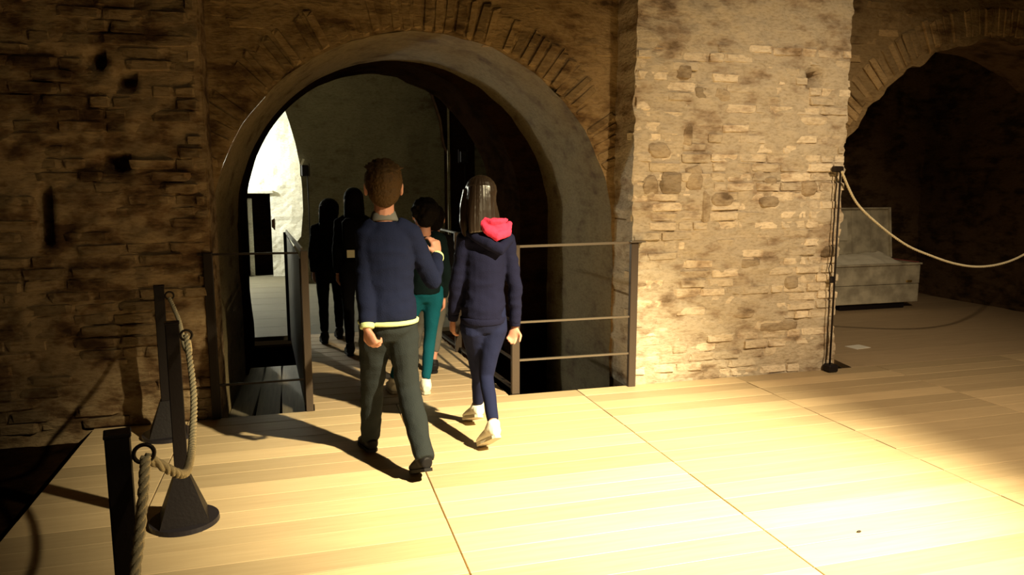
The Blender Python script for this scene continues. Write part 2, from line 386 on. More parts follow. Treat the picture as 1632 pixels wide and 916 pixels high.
# right-hand arch
wr = empty('wall_right', (0, 0, 0), kind='structure')
BCX, BZS, BRX, BRZ = 5.74, .98, 1.72, 1.64
outr = arch_outline(BCX, BRX, BZS, BRZ, n=90, jag=.05, o=11)
arch_wall(outr, 3.90, 8.2, 3.3, BCX, BZS, YB, M['archwall'], wr, 'masonry_face', o=12)
outr2 = arch_outline(BCX+.1, BRX+.1, BZS, BRZ+.05, n=90)
rv = brick_variants(6, M['archwall'])
voussoirs(wr, rv, BCX, BZS, BRX+.02, BRZ+.02, YB, R(28), R(100), 34)
lay(wr, rv, 3.99, 6.4, 1.9, 2.95, YB, lambda x, z, hw: ((x-BCX)/(BRX+.3+hw*.5))**2+((z-BZS)/(BRZ+.3))**2 < 1, miss=.25, proud=(-.012, .010))
reveal(outr, outr2, YB, 5.9, M['passage'], wr, 'arch_soffit', rows=8)
# passage room behind the right arch
wps = empty('wall_passage', (0, 0, 0), kind='structure')
def rough_quad(p, u, v, nu, nv, amp, o=0.0, holes=()):
    p, u, v = Vector(p), Vector(u), Vector(v); n = u.cross(v).normalized(); bm = bmesh.new(); g = []
    for j in range(nv+1):
        row = []
        for i in range(nu+1):
            q = p+u*(i/nu)+v*(j/nv); hd = hole_depth(i/nu*u.length, j/nv*v.length, holes)
            row.append(bm.verts.new(q+n*(amp*frac(q, 3.0, o)-hd)))
        g.append(row)
    for j in range(nv):
        for i in range(nu): bm.faces.new((g[j][i], g[j][i+1], g[j+1][i+1], g[j+1][i]))
    return bm
obj('side_face', rough_quad((7.8, 8.0, -.1), (0, -3.0, 0), (0, 0, 3.4), 60, 66, .03, 3, [(1.0, 1.6, .05, .05, .1), (1.25, 1.25, .05, .05, .1)]), M['passage'], wps, True)
obj('end_face', rough_quad((3.8, 7.9, -.1), (4.1, 0, 0), (0, 0, 3.4), 60, 50, .03, 5), M['passage'], wps, True)
obj('near_side_face', rough_quad((3.98, 5.0, -.1), (0, 3.0, 0), (0, 0, 3.4), 30, 34, .03, 6), M['passage'], wps, True)
ceil = empty('ceiling', (0, 0, 0), kind='structure')
bm = bmesh.new(); box(bm, (5.9, 6.55, 3.3), (4.4, 3.0, .1)); obj('passage_vault', bm, M['passage'], ceil)
bm = bmesh.new(); box(bm, (.9, 9.6, 3.7), (8.6, 5.6, .1)); obj('far_room_vault', bm, M['farwall'], ceil)

# floor of the passage: old boards with a notch beside the pier
f2 = empty('floor', (0, 0, 0), kind='structure')
y = YW; k = 0
while y < 7.95:
    wd = .40
    xa = 4.03 if k else 4.30
    bm = bmesh.new(); box(bm, ((xa+7.9)/2, y+wd/2, -.02), (7.9-xa, wd-.003, .04)); obj('board', bm, M['boards'], f2)
    y += wd; k += 1
bm = bmesh.new()
a = [bm.verts.new(p) for p in ((4.30, YW, 0), (4.30, YW+.4, 0), (4.02, YW+.4, 0), (4.02, YW+.32, 0), (4.20, YW+.26, 0), (4.15, YW, 0))]
bm.faces.new(a); bmesh.ops.extrude_face_region(bm, geom=bm.faces[:]); 
bm.verts.ensure_lookup_table()
for v in bm.verts[:6]: v.co.z = -.04
obj('board', bm, M['boards'], f2)

bm = bmesh.new(); box(bm, (4.15, 4.95, -.45), (.34, .4, .5)); obj('gap_shade_box', bm, M['darkring'], f2)  # added dark box standing in for the deep shade of the notch
# ------------------------------------------------------------------ pits, walkway
pit = empty('trim_pit', (0, 0, 0), kind='structure')
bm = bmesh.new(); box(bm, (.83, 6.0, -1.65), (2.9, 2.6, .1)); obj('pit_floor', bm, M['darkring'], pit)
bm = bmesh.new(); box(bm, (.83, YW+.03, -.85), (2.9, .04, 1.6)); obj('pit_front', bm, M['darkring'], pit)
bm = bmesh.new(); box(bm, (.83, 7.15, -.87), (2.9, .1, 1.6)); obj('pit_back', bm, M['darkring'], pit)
gb = empty('trim_boards', (0, 0, 0), kind='structure')
for i in range(3):
    bm = bmesh.new(); box(bm, (-.44+.165*i, 5.75, -.18), (.155, 1.9, .04), Matrix.Rotation(.03*(i-1), 3, 'Z')); obj('board', bm, M['greyboards'], gb)
wk = empty('walkway', (.65, 6.0, 0), 'narrow plank walkway leading through the big arch between two railings', 'walkway')
nb = 15
for i in range(nb):
    ya, yb = YW+.004+(7.25-YW)*i/nb, YW+(7.25-YW)*(i+1)/nb
    tl = lambda yy: 0.045-.05*(yy-YW); tr = lambda yy: 1.335-.05*(yy-YW)
    bm = bmesh.new(); yc = (ya+yb)/2
    box(bm, ((tl(yc)+tr(yc))/2, yc, -.02), (tr(yc)-tl(yc), yb-ya-.004, .04), bevel=.002); obj('plank', bm, M['boards'], wk)
bm = bmesh.new(); bar(bm, (.08, YW+.05, -.09), (-.04, 7.2, -.09), .06, .10); obj('support_beam', bm, M['steel'], wk); bm = bmesh.new(); bar(bm, (1.30, YW+.05, -.09), (1.18, 7.2, -.09), .06, .10); obj('support_beam', bm, M['steel'], wk)

# ------------------------------------------------------------------ far room
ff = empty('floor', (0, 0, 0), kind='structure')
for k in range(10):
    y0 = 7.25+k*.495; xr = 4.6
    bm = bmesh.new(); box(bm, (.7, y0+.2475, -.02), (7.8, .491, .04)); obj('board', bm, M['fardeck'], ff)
wf = empty('wall_far', (0, 0, 0), kind='structure')
YF = 11.05
# opening edge of the lit embrasure, in wall coordinates; low slant is a built-in shadow edge
edge = [(-.02, -.02), (-.02, -.0), (-.13, .16), (-.20, .42), (.02, .68), (.05, 1.05), (.04, 1.36), (.02, 1.70), (-.03, 2.0), (-.10, 2.28), (-.18, 2.54), (-.45, 2.9), (-.8, 3.05)]
edge = [(-.20, 0), (-.20, .42), (.0, .68), (.04, 1.05), (.04, 1.36), (.02, 1.70), (-.03, 2.0), (-.10, 2.28), (-.18, 2.54), (-.45, 2.9), (-.9, 3.05)]
bm = bmesh.new()
for (x, z), (x2, z2) in zip(edge[:-2], edge[1:-1]):
    for i in range(30):
        t0, t1 = i/30, (i+1)/30
        q = [(x+(4.7-x)*t0, z), (x+(4.7-x)*t1, z), (x2+(4.7-x2)*t1, z2), (x2+(4.7-x2)*t0, z2)]
        bm.faces.new([bm.verts.new((a, YF-.02*frac((a, 0, b), 3), b)) for a, b in q])
q = [(-.45, 2.9), (4.7, 2.9), (4.7, 3.7), (-.45, 3.7)]; bm.faces.new([bm.verts.new((a, YF, b)) for a, b in q])
q = [(-.45, 2.54), (-.18, 2.54), (-.45, 2.9)]
q = [(-3.2, 3.05), (-.9, 3.05), (-.45, 2.9), (-.45, 3.7), (-3.2, 3.7)]; bm.faces.new([bm.verts.new((a, YF, b)) for a, b in q])
q = [(-.45, 2.9), (-.18, 2.54), (4.7, 2.54), (4.7, 2.9)]; bm.faces.new([bm.verts.new((a, YF+.004, b)) for a, b in q])
bmesh.ops.remove_doubles(bm, verts=bm.verts, dist=.0005)
obj('plaster_face', bm, M['farwall'], wf)
bm = bmesh.new()
for (x, z), (x2, z2) in zip(edge, edge[1:]):
    bm.faces.new([bm.verts.new(p) for p in ((x, YF, z), (x2, YF, z2), (x2+.05, YF+.16, z2+.03), (x+.05, YF+.16, z))])
obj('embrasure_edge', bm, M['white'], wf)
bm = bmesh.new(); box(bm, (2.4, YF+.9, 1.8), (4.6, 1.4, 4)); obj('wall_core', bm, M['farwall'], wf)
wn = empty('wall_niche', (0, 0, 0), kind='structure')
YN = 12.0
dl, dr, dt = at(384, 308, YN).x, at(430, 308, YN).x, at(410, 308, YN).z
bm = bmesh.new()
for x0, x1, z0, z1 in ((-3.2, dl, -.1, 3.7), (dr, .5, -.1, 3.7), (dl, dr, dt, 3.7)):
    nx, nq = max(2, int((x1-x0)/.06)), max(2, int((z1-z0)/.06))
    for i in range(nx):
        for j in range(nq):
            q = [(x0+(x1-x0)*a/nx, z0+(z1-z0)*b/nq) for a, b in ((i, j), (i+1, j), (i+1, j+1), (i, j+1))]
            bm.faces.new([bm.verts.new((a, YN-.02*frac((a, 1, b), 2.5), b)) for a, b in q])
bmesh.ops.remove_doubles(bm, verts=bm.verts, dist=.0005); obj('plaster_face', bm, M['white'], wn)
bm = bmesh.new(); box(bm, ((dl+dr)/2, YN+.62, .6), (dr-dl+.3, .06, 1.8)); obj('doorway_back', bm, M['darkring'], wn)
bm = bmesh.new(); box(bm, (dr+.03, YN+.3, .6), (.05, .58, 1.5)); obj('doorway_reveal', bm, M['darkring'], wn)
bm = bmesh.new(); box(bm, (dl+.10, YN+.25, .55), (.07, .04, 1.3), bevel=.01); obj('doorway_jamb', bm, M['white'], wn)
bm = bmesh.new(); box(bm, ((dl+dr)/2, YN+.02, dt+.02), (dr-dl+.1, .12, .05), bevel=.008); obj('lintel', bm, M['white'], wn)
bm = bmesh.new(); box(bm, (-3.2, 9.6, 1.8), (.1, 5.4, 4)); obj('side_face', bm, M['farwall'], wn)
bm = bmesh.new(); box(bm, (4.75, 9.2, 1.8), (.1, 4.1, 4)); obj('side_face', bm, M['farwall'], wn)
# pier standing in the far room
pr = empty('wall_inner', (0, 0, 0), kind='structure')
xa = at(716, 250, 10.3).x; xb = at(757, 250, 10.3).x
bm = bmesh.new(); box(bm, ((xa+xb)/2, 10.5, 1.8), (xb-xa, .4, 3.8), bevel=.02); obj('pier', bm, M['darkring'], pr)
bm = bmesh.new(); box(bm, (xa-.012, 10.29, 1.8), (.03, .03, 3.7)); obj('edge_strip', bm, M['farwall'], pr)
bm = bmesh.new()
c = [at(*p, 10.28) for p in ((668, 105), (690, 150), (703, 190), (709, 232), (716, 245), (716, 100))]
vv = [bm.verts.new(p) for p in c]; f = bm.faces.new(vv); r = bmesh.ops.extrude_face_region(bm, geom=[f])
for e in r['geom']:
    if isinstance(e, bmesh.types.BMVert): e.co.y += .2
obj('brace', bm, M['darkring'], pr)
def flood(px, py, Y, label, white):
    p = at(px, py, Y); r = empty('floodlight', p, label, 'lamp')
    bm = bmesh.new(); box(bm, p, (.10, .10, .16), bevel=.012); obj('housing', bm, M['black'], r)
    for q in (-.06, .06): bm = bmesh.new(); bar(bm, p+Vector((q, 0, .1)), p+Vector((q, 0, -.08)), .012, .03); obj('bracket', bm, M['steel'], r)
    if white:
        bm = bmesh.new(); box(bm, p+Vector((-.03, -.02, .12)), (.03, .09, .09), Matrix.Rotation(.4, 3, 'Y')); obj('reflector_flap', bm, M['paper'], r)
    bm = bmesh.new(); tube(bm, [p+Vector((.03, .03, -.05)), p+Vector((.035, .04, -.5)), p+Vector((.03, .04, -1.1)), Vector((p.x+.035, p.y+.04, .05))], .007, 6); obj('cable', bm, M['black'], r)
flood(486, 272, 10.95, 'small black floodlight with pale flap beside the bright white embrasure', True)
flood(738, 250, 10.2, 'small black lamp housing on the dark pier above the long-haired girl', False)

# ------------------------------------------------------------------ railings
def railing(name, label, posts, rails, plate=None, postw=(.055, .012), m='brownsteel', rm='railsteel'):
    c = sum((Vector(p) for p in posts), Vector((0, 0)))/len(posts); r = empty(name, (c.x, c.y, 0), label, 'railing')
    for p in posts:
        bm = bmesh.new(); box(bm, (p[0], p[1], .515), (postw[0], postw[1]*3, 1.03), bevel=.003); obj('post', bm, M[m], r)
        bm = bmesh.new(); box(bm, (p[0], p[1], -.10), (postw[0]*1.1, postw[1]*3.4, .2)); obj('post_foot', bm, M['steel'], r)
    for a, b, th in rails:
        bm = bmesh.new(); bar(bm, a, b, th*1.4, th); obj('rail', bm, M[rm], r)
    return r
fr = railing('front_railing', 'brown steel railing with thin rails in front of the pit right of the girl', [(1.385, YW+.02), (2.235, YW-.03)],
        [((1.385, YW+.02, 1.02), (2.29, YW-.03, 1.035), .016), ((1.385, YW+.02, .50), (2.235, YW-.03, .51), .013), ((1.385, YW+.02, .235), (2.235, YW-.03, .245), .013)])
bm = bmesh.new(); box(bm, (2.25, YW-.045, 1.04), (.11, .05, .01)); obj('wall_plate', bm, M['railsteel'], fr)
railing('front_railing', 'dark steel railing closing the gap left of the walkway at the left pilaster', [(-.545, YW+.0)],
        [((-.6, YW, 1.02), (-.02, YW+.01, 1.015), .012), ((-.53, YW, .21), (-.02, YW+.01, .21), .012)], m='steel', rm='steel', postw=(.05, .015))
bm = bmesh.new()
sr = railing('side_railing', 'walkway railing behind the girl with dark rods down its right side', [(1.27, 6.15)],
        [((1.385, YW+.04, 1.02), (1.21, 7.2, 1.02), .016), ((1.385, YW+.04, .50), (1.21, 7.2, .50), .013), ((1.385, YW+.04, .235), (1.21, 7.2, .235), .013), ((1.385, YW+.04, .03), (1.21, 7.2, .03), .02)], rm='steel')
bm.free()
lr = empty('side_railing', (-.07, 5.95, 0), 'solid dark steel side panel with a lit handrail, left of the walkway', 'railing')
bm = bmesh.new(); bar(bm, (-.015, YW+.05, .5), (-.125, 7.0, .5), .95, .008, ref=Vector((0, 0, 1)).cross(Vector((0, 1, 0)))); obj('panel', bm, M['steel'], lr)
bm = bmesh.new(); box(bm, (-.13, 7.03, .5), (.05, .05, 1.0)); obj('post', bm, M['steel'], lr)
bm = bmesh.new(); box(bm, (.012, YW+.0, .515), (.045, .03, 1.03), bevel=.003); obj('post', bm, M['brownsteel'], lr)
bm = bmesh.new(); bar(bm, (-.0, YW+.0, 1.03), (-.13, 7.03, 1.005), .012, .035); obj('handrail', bm, M['railsteel'], lr)

# ------------------------------------------------------------------ stanchions and ropes
def make_stanchion(loc, rz, label):
    r = empty('rope_stanchion', (0, 0, 0), label, 'stanchion', 'rope stanchions on the left of the floor')
    bm = bmesh.new(); bmesh.ops.create_cone(bm, cap_ends=True, segments=40, radius1=.142, radius2=.139, depth=.02, matrix=Matrix.Translation((0, 0, .01)))
    obj('base_disc', bm, M['blackgloss'], r, local=True)
    bm = bmesh.new(); s0, s1 = .097, .031
    lo = [bm.verts.new((x*s0, y*s0, .02)) for x, y in ((-1, -1), (1, -1), (1, 1), (-1, 1))]; hi = [bm.verts.new((x*s1, y*s1, .215)) for x, y in ((-1, -1), (1, -1), (1, 1), (-1, 1))]
    for i in range(4): bm.faces.new((lo[i], lo[(i+1) % 4], hi[(i+1) % 4], hi[i]))
    bm.faces.new(hi); bm.faces.new(lo[::-1]); obj('pyramid_foot', bm, M['black'], r, local=True)
    bm = bmesh.new(); box(bm, (0, 0, .54), (.054, .054, .66), bevel=.003); obj('post', bm, M['black'], r, local=True)
    bm = bmesh.new(); box(bm, (0, 0, .873), (.058, .058, .008), bevel=.002); obj('cap', bm, M['black'], r, local=True)
    bm = bmesh.new()
    n1, n2 = 20, 8; rg = [[None]*n2 for _ in range(n1)]
    for i in range(n1):
        a = 2*math.pi*i/n1
        for j in range(n2):
            b = 2*math.pi*j/n2; q = .022+.005*math.cos(b)
            rg[i][j] = bm.verts.new((.052+q*math.cos(a), .005*math.sin(b), .815+q*math.sin(a)))
    for i in range(n1):
        for j in range(n2): bm.faces.new((rg[i][j], rg[(i+1) % n1][j], rg[(i+1) % n1][(j+1) % n2], rg[i][(j+1) % n2]))
    obj('rope_ring', bm, M['steel'], r, True, local=True)
    r.location = loc; r.rotation_euler.z = rz
    return r
def copy_thing(o, loc, rz, label):
    c = o.copy(); col.objects.link(c); c.location = loc; c.rotation_euler.z = rz; c['label'] = label
    for ch in o.children:
        d = ch.copy(); col.objects.link(d); d.parent = c
    return c
S1, S2, S3 = Vector((-.428, 1.84, 0)), Vector((-.53, 3.29, 0)), Vector((-.78, 4.50, 0))
st = make_stanchion(S1, R(12), 'nearest black rope stanchion, its flat top cut by the bottom edge')
copy_thing(st, S2, R(9), 'middle black rope stanchion with its whole pyramid foot on the oak floor')
copy_thing(st, S3, R(9), 'furthest black rope stanchion, standing close to the dark brick wall')
def rope(name, pts, r, label, strands=True, sub=10):
    P = [Vector(p) for p in pts]; path = []
    for i in range(len(P)-1):
        p0, p1, p2, p3 = P[max(i-1, 0)], P[i], P[i+1], P[min(i+2, len(P)-1)]
        for k in range(sub):
            t = k/sub; path.append(.5*((2*p1)+(p2-p0)*t+(2*p0-5*p1+4*p2-p3)*t*t+(3*p1-p0-3*p2+p3)*t**3))
    path.append(P[-1])
    bm = bmesh.new()
    if not strands: tube(bm, path, r, 8)
    else:
        dense = []; step = r*.7
        for a, b in zip(path, path[1:]):
            n = max(1, int((b-a).length/step))
            for k in range(n): dense.append(a.lerp(b, k/n))
        dense.append(path[-1]); px = Vector((1, 0, 0)); fr_ = []
        for i, p in enumerate(dense):
            t = (dense[min(i+1, len(dense)-1)]-dense[max(i-1, 0)]).normalized(); x = (px-t*px.dot(t)).normalized(); px = x; fr_.append((p, x, t.cross(x)))
        for s in range(3):
            q = []
            for i, (p, x, y) in enumerate(fr_):
                a = i*step/(r*5.5)*2*math.pi+s*2.0944; q.append(p+(x*math.cos(a)+y*math.sin(a))*r*.5)
            tube(bm, q, r*.56, 6)
    o = obj(name, bm, M['rope'], None, True); tag(o, label, 'rope')
    return o
def hook(S, rz): return S+Vector((.055*math.cos(rz), .055*math.sin(rz), .80))
h1, h2, h3 = hook(S1, R(12)), hook(S2, R(9)), hook(S3, R(9))
rope('barrier_rope', [h1+Vector((.004, -.02, .012)), at(229, 775, 1.79), at(223, 845, 1.76), at(215, 920, 1.71), at(208, 1010, 1.62), (-.33, 1.2, .20), (-.33, .8, .16), (-.35, .3, .35)], .0125, 'thick twisted cream rope hanging down in front of the nearest stanchion')
rope('barrier_rope', [h1+Vector((.0, .015, 0)), (-.325, 2.0, .70), (-.355, 2.35, .60), (-.385, 2.65, .585), (-.415, 2.95, .665), h2+Vector((0, -.02, .02))], .0125, 'cream rope sagging between the nearest and the middle stanchion')
rope('barrier_rope', [h2+Vector((0, .015, .0)), (-.50, 3.5, .70), (-.57, 3.85, .66), (-.64, 4.2, .72), h3+Vector((0, -.02, .0))], .012, 'short cream rope between the middle and the furthest stanchion')

# rope across the right opening, with its rod on the pier
pt = Vector((3.875, YW-.055, 1.53))
rope('barrier_rope', [pt+Vector((.01, -.015, 0)), (4.05, 4.71, 1.30), (4.28, 4.71, 1.12), (4.55, 4.72, .965), (4.79, 4.72, .875), (5.05, 4.72, .80), (5.3, 4.72, .768), (5.55, 4.72, .79), (5.78, 4.72, .865), (6.1, 4.74, 1.03), (6.5, 4.76, 1.33)], .0095, 'thin cream rope slung across the dark right-hand opening')
rod = empty('rope_post', (3.9, YW-.05, 0), 'slender dark steel rod post against the pier holding the right rope', 'post')
bm = bmesh.new(); tube(bm, [(3.895, YW-.06, .03), (3.885, YW-.06, 1.55)], .0075, 8); obj('rod', bm, M['steel'], rod, True)
bm = bmesh.new(); tube(bm, [(3.865, YW-.05, .03), (3.860, YW-.05, .72), (3.845, YW-.045, .80), (3.862, YW-.05, .88), (3.862, YW-.05, 1.53)], .004, 6); obj('wire', bm, M['steel'], rod, True)
bm = bmesh.new(); box(bm, (3.895, YW-.07, .03), (.085, .09, .06), bevel=.012); obj('foot_block', bm, M['black'], rod)
bm = bmesh.new(); box(bm, (3.873, YW-.055, .715), (.04, .03, .05), bevel=.01); obj('clamp', bm, M['black'], rod)
bm = bmesh.new(); box(bm, (3.870, YW-.045, 1.545), (.085, .05, .045), bevel=.01); obj('top_clamp', bm, M['steel'], rod)

# ------------------------------------------------------------------ open chest on blocks
CX0, CX1, CY0, CY1, CZ0, CZM, CZ1 = 5.50, 6.885, 6.90, 7.36, .075, .285, .53
ch = empty('chest', ((CX0+CX1)/2, (CY0+CY1)/2, 0), 'whitewashed old wooden chest with its lid open behind the right-hand rope', 'chest')
def chest_part(name, c, s, m='chest', rot=None, bev=.006):
    bm = bmesh.new(); box(bm, c, s, rot, bevel=bev); return obj(name, bm, M[m], ch)
cx, cw, cy, cd = (CX0+CX1)/2, CX1-CX0, (CY0+CY1)/2, CY1-CY0
chest_part('bottom', (cx, cy, CZ0+.012), (cw-.04, cd-.04, .024))
chest_part('front_board', (cx, CY0+.012, (CZM+CZ1)/2+.002), (cw, .026, CZ1-CZM-.004))
chest_part('front_board', (cx, CY0+.008, (CZ0+CZM)/2), (cw-.02, .030, CZM-CZ0))
chest_part('back_board', (cx, CY1-.012, (CZ0+CZ1)/2), (cw, .024, CZ1-CZ0), 'chestin')
for x in (CX0+.012, CX1-.012): chest_part('side_board', (x, cy, (CZ0+CZ1)/2), (.024, cd-.055, CZ1-CZ0-.004))
chest_part('front_moulding', (cx, CY0-.004, CZ1-.01), (cw+.016, .04, .022))
chest_part('red_edge', (CX1-.012, cy-.01, CZ1+.002), (.03, cd-.06, .012), 'red')
chest_part('skid', (cx+.1, CY0+.08, .037), (cw-.5, .07, .074), 'black'); chest_part('skid', (cx+.1, CY1-.08, .037), (cw-.5, .07, .074), 'black')
lt = Matrix.Rotation(R(-7), 3, 'X'); lx = CX1-.03
for i in range(5):
    wq = (cw-.03)/5; chest_part('lid_board', (CX0+.015+wq*(i+.5), CY1+.045, CZ1+.30), (wq-.003, .024, .60), 'chest', lt)
chest_part('lid_rim', (cx, CY1+.07, CZ1+.605), (cw-.02, .075, .022), 'chest', lt)
chest_part('lid_rim', (CX1-.02, CY1+.03, CZ1+.31), (.022, .065, .59), 'chest', lt)
chest_part('lid_rim', (CX0+.02, CY1+.03, CZ1+.31), (.022, .065, .59), 'chest', lt)
chest_part('paper_label', (cx-.05, CY1+.026, CZ1+.36), (.22, .004, .26), 'chestin', lt, .001)
chest_part('hasp', (CX1-.16, CY0-.012, CZM+.035), (.075, .02, .022), 'brass', None, .004)
bm = bmesh.new(); g = []
for j in range(15):
    row = []
    for i in range(41):
        x = CX0+.03+(cw-.1)*i/40; y = CY0+.03+(cd-.06)*j/14
        row.append(bm.verts.new((x, y, CZ1-.03+.03*frac((x, y, 0), 4)+.125*(j/14)**.8-.09*max(0, (x-CX1+.22)/.2)**1)))
    g.append(row)
for j in range(14):
    for i in range(40): bm.faces.new((g[j][i], g[j][i+1], g[j+1][i+1], g[j+1][i]))
fo = bm.faces[:]; r = bmesh.ops.extrude_face_region(bm, geom=fo)
for e in r['geom']:
    if isinstance(e, bmesh.types.BMVert): e.co.z = .12
clo = obj('cloth', bm, M['cloth_white'], None, True); tag(clo, 'crumpled off-white cloth filling the open chest', 'cloth')
p = floor_at(1367, 553)
bm = bmesh.new(); box(bm, (p.x, p.y, .002), (.17, .13, .003), Matrix.Rotation(.15, 3, 'Z')); tag(obj('paper_sheet', bm, M['paper']), 'small white sheet of paper lying on the boards beside the pier', 'paper')

p = floor_at(1369, 848)
bm = bmesh.new(); ell(bm, (p.x, p.y, .004), (.011, .006, .004), None, 10, 6); tag(obj('wood_chip', bm, M['steel'], None, True), 'tiny dark chip lying alone on the bright oak floor', 'chip')
# ------------------------------------------------------------------ people
def remesh(bm, voxel, smooth=4, disp=None):
    me = bpy.data.meshes.new('tmp'); bmesh.ops.recalc_face_normals(bm, faces=bm.faces); bm.to_mesh(me); bm.free()
    o = bpy.data.objects.new('tmp', me); col.objects.link(o)
    md = o.modifiers.new('r', 'REMESH'); md.mode = 'VOXEL'; md.voxel_size = voxel; md.use_smooth_shade = True
    if smooth: ms = o.modifiers.new('s', 'SMOOTH'); ms.factor = .5; ms.iterations = smooth
    bpy.context.view_layer.update()
    dg = bpy.context.evaluated_depsgraph_get(); m2 = bpy.data.meshes.new_from_object(o.evaluated_get(dg))
    bpy.data.objects.remove(o); bpy.data.meshes.remove(me)
    if disp:
        nn = [v.normal.copy() for v in m2.vertices]
        for v, n in zip(m2.vertices, nn): v.co += n*disp(v.co)
    for p_ in m2.polygons: p_.use_smooth = True
    return m2
def folds(amp, s=(7, 7, 16), o=0.0):
    def f(c):
        a = noise.noise(Vector((c.x*s[0]+o, c.y*s[1], c.z*s[2]+o)))
        b = noise.noise(Vector((c.x*s[0]*2.3-o, c.y*s[1]*2.3, c.z*s[2]*2+o)))
        return amp*((1-abs(a)*2.2)*.7+b*.5-.3)
    return f
def hand(bm, wrist, d, pn, th, s=1.0, curl=.5):
    """wrist, direction of the fingers, palm normal (curl goes towards it), side of the thumb; s = size"""
    d = Vector(d).normalized(); pn = Vector(pn); pn = (pn-d*pn.dot(d)).normalized(); side = d.cross(pn)
    if side.dot(Vector(th)) < 0: side = -side
    w = Vector(wrist)
    tube(bm, [w-d*.03*s, w, w+d*.03*s, w+d*.065*s, w+d*.078*s], [(.021*s, .017*s), (.021*s, .016*s), (.033*s, .017*s), (.036*s, .015*s), (.030*s, .012*s)], 12, ref=side)
    L = [.066, .074, .069, .054]; off = [.027, .009, -.009, -.026]
    for k in range(4):
        p = w+d*(.068-.004*abs(k-1))*s+side*off[k]*s; q = [p-d*.02*s, p]; dirn = d.copy(); ax = pn
        ang = 0
        for seg in (.46, .30, .24):
            ang += curl*(1+.12*k)*.95; dd = d*math.cos(ang)+pn*math.sin(ang); p = p+dd*L[k]*seg*s; q.append(p)
        tube(bm, q, [.0085*s, .0088*s, .008*s, .0074*s, .0055*s], 8)
    p = w+d*.02*s+side*.024*s; t1 = (d*.62+side*.75+pn*.25).normalized(); t2 = (d*.9+side*.15+pn*.45).normalized()
    tube(bm, [w+d*.005*s+side*.01*s, p+t1*.01*s, p+t1*.034*s, p+t1*.034*s+t2*.028*s, p+t1*.034*s+t2*.046*s], [.012*s, .0115*s, .0105*s, .009*s, .006*s], 8)
def frame(fwd, tilt=0.0, roll=0.0):
    f_ = Vector(fwd).normalized(); u = Vector((0, 0, 1)); f_ = (f_+u*tilt).normalized(); r_ = f_.cross(u).normalized(); u = r_.cross(f_)
    return Matrix((r_, f_, u)).transposed() @ Matrix.Rotation(roll, 3, 'Y')
def head_bm(bm, c, fr_, s):
    """c = centre of the cranium; local x right, y forward, z up; s = 1 gives a head 21 cm high"""
    P = lambda x, y, z: c+fr_ @ Vector((x, y, z))*s
    ell(bm, P(0, -.008, .018), (.074*s, .092*s, .084*s), fr_); ell(bm, P(0, .018, -.035), (.058*s, .066*s, .072*s), fr_)
    ell(bm, P(0, .055, -.085), (.030*s, .026*s, .020*s), fr_)
    tube(bm, [P(0, .082, .01), P(0, .098, -.018), P(0, .104, -.032), P(0, .084, -.042)], [.008*s, .010*s, .014*s, .009*s], 8)
    ell(bm, P(0, .080, -.063), (.024*s, .009*s, .006*s), fr_); ell(bm, P(0, .078, -.072), (.020*s, .009*s, .006*s), fr_)
    for q in (-1, 1):
        ell(bm, P(q*.040, .062, -.03), (.022*s, .020*s, .022*s), fr_); ell(bm, P(q*.030, .080, .018), (.020*s, .010*s, .006*s), fr_)
        ell(bm, P(q*.078, -.004, -.014), (.009*s, .017*s, .030*s), fr_ @ Matrix.Rotation(q*.35, 3, 'Z')); ell(bm, P(q*.083, -.012, .0), (.006*s, .012*s, .018*s), fr_)
    return P
def lerp(a, b, t): return Vector(a).lerp(Vector(b), t)
